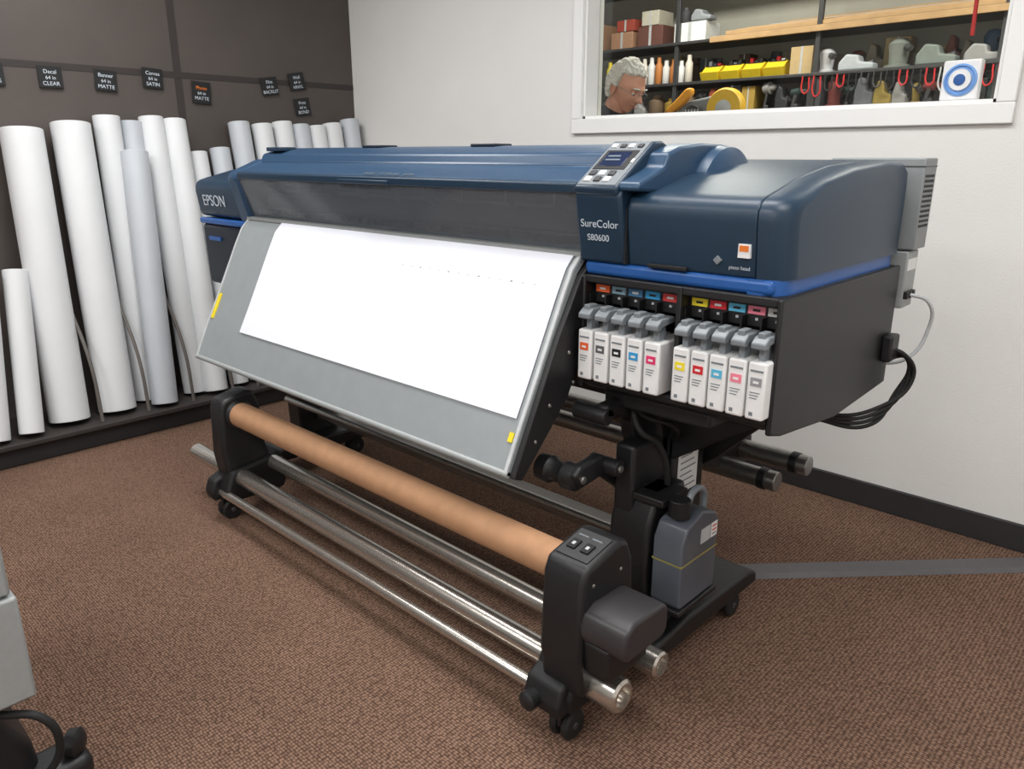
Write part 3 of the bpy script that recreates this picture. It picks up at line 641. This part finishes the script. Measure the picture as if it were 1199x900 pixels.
me=bpy.data.meshes.new('head'); bm.to_mesh(me); bm.free(); hd=fin('head',me,'skin',MN)
place(hd,HM)
from mathutils import noise as mnoise
bm=bmesh.new(); bmesh.ops.create_uvsphere(bm,u_segments=128,v_segments=96,radius=1)
for v in bm.verts:
    x,y,z=v.co
    edge=.06*mnoise.noise(Vector((x*5,y*5,z*5)))
    keep = (z>.52 + .18*max(x,0)+edge) or (x<.10+edge and z>-.02 and x> -.2) or (x<=-.2 and z>-.52+edge)
    p=headpos(v.co)
    if keep:
        nn=v.co.normalized(); p=p+nn*(.012+.007*mnoise.noise(Vector((x*3,y*9,z*9)))+.003*mnoise.noise(Vector((x*9,y*30,z*30)))+(.004 if x<0 else 0))
    else: p=p*.94
    v.co=p
me=bpy.data.meshes.new('hair'); bm.to_mesh(me); bm.free(); hr=fin('hair',me,'hair',MN); place(hr,HM)
for s in (-1,1):
    for nm,r,c,m_ in (('eye',.0100,(.082,s*.031,.003),'white'),('eyelid',.0108,(.0815,s*.031,.0065),'skin'),('iris',.0050,(.0892,s*.0315,-.002),'black2')):
        bm=bmesh.new(); bmesh.ops.create_uvsphere(bm,u_segments=20,v_segments=14,radius=r); bmesh.ops.translate(bm,verts=bm.verts,vec=c)
        me=bpy.data.meshes.new(nm); bm.to_mesh(me); bm.free(); o=fin(nm,me,m_,MN); place(o,HM)
    bm=bmesh.new(); bmesh.ops.create_uvsphere(bm,u_segments=24,v_segments=16,radius=1)
    for v in bm.verts:
        q=v.co.copy(); rr=math.hypot(q.x,q.z); d_=-.006 if rr<.6 else 0
        v.co=Vector((-.002+q.x*.017-.004*q.z, s*(.080+q.y*.007+.008*rr+d_), -.014+q.z*.031))
    me=bpy.data.meshes.new('ear'); bm.to_mesh(me); bm.free(); o=fin('ear',me,'skin',MN); place(o,HM)
    def lp(pts,r,m,nm,cyc=False):
        o=pipe(nm,pts,r,m,MN,cyc); place(o,HM)
    lp([(.100,s*.014,.024),(.102,s*.03,.029),(.087,s*.048,.024)],.0042,'hair','brow')
    lp([(.106,s*.031+.018*math.cos(a_),-.001+.012*math.sin(a_)) for a_ in [k*math.pi/4 for k in range(8)]],.0008,'mgrey','glasses_rim',True)
    lp([(.104,s*.049,.003),(.05,s*.078,.005),(-.0,s*.088,.002)],.0010,'mgrey','glasses_temple')
lp([(.107,-.013,.002),(.112,0,.005),(.107,.013,.002)],.0009,'mgrey','glasses_bridge')
lp([(.102,-.02,-.063),(.1085,0,-.062),(.102,.02,-.063)],.0020,'lips','lips')
tube('neck',(mx+.06,my,1.54),(mx+.12,my,1.64),.060,'skin',MN,32)
lathe('collar',(mx+.05,my,1.52),(mx+.085,my,1.58),[(0,.10),(.02,.088),(.045,.078),(.06,.070),(.062,.062)],'shirt',MN)

cam=bpy.data.cameras.new('camera'); co=bpy.data.objects.new('camera',cam); scene.collection.objects.link(co)
cam.sensor_width=36; cam.lens=890/1199*36; cam.clip_start=.02
co.location=(0,0,1.32); co.rotation_euler=(math.radians(90-16.76),0,math.radians(43.5))
scene.camera=co
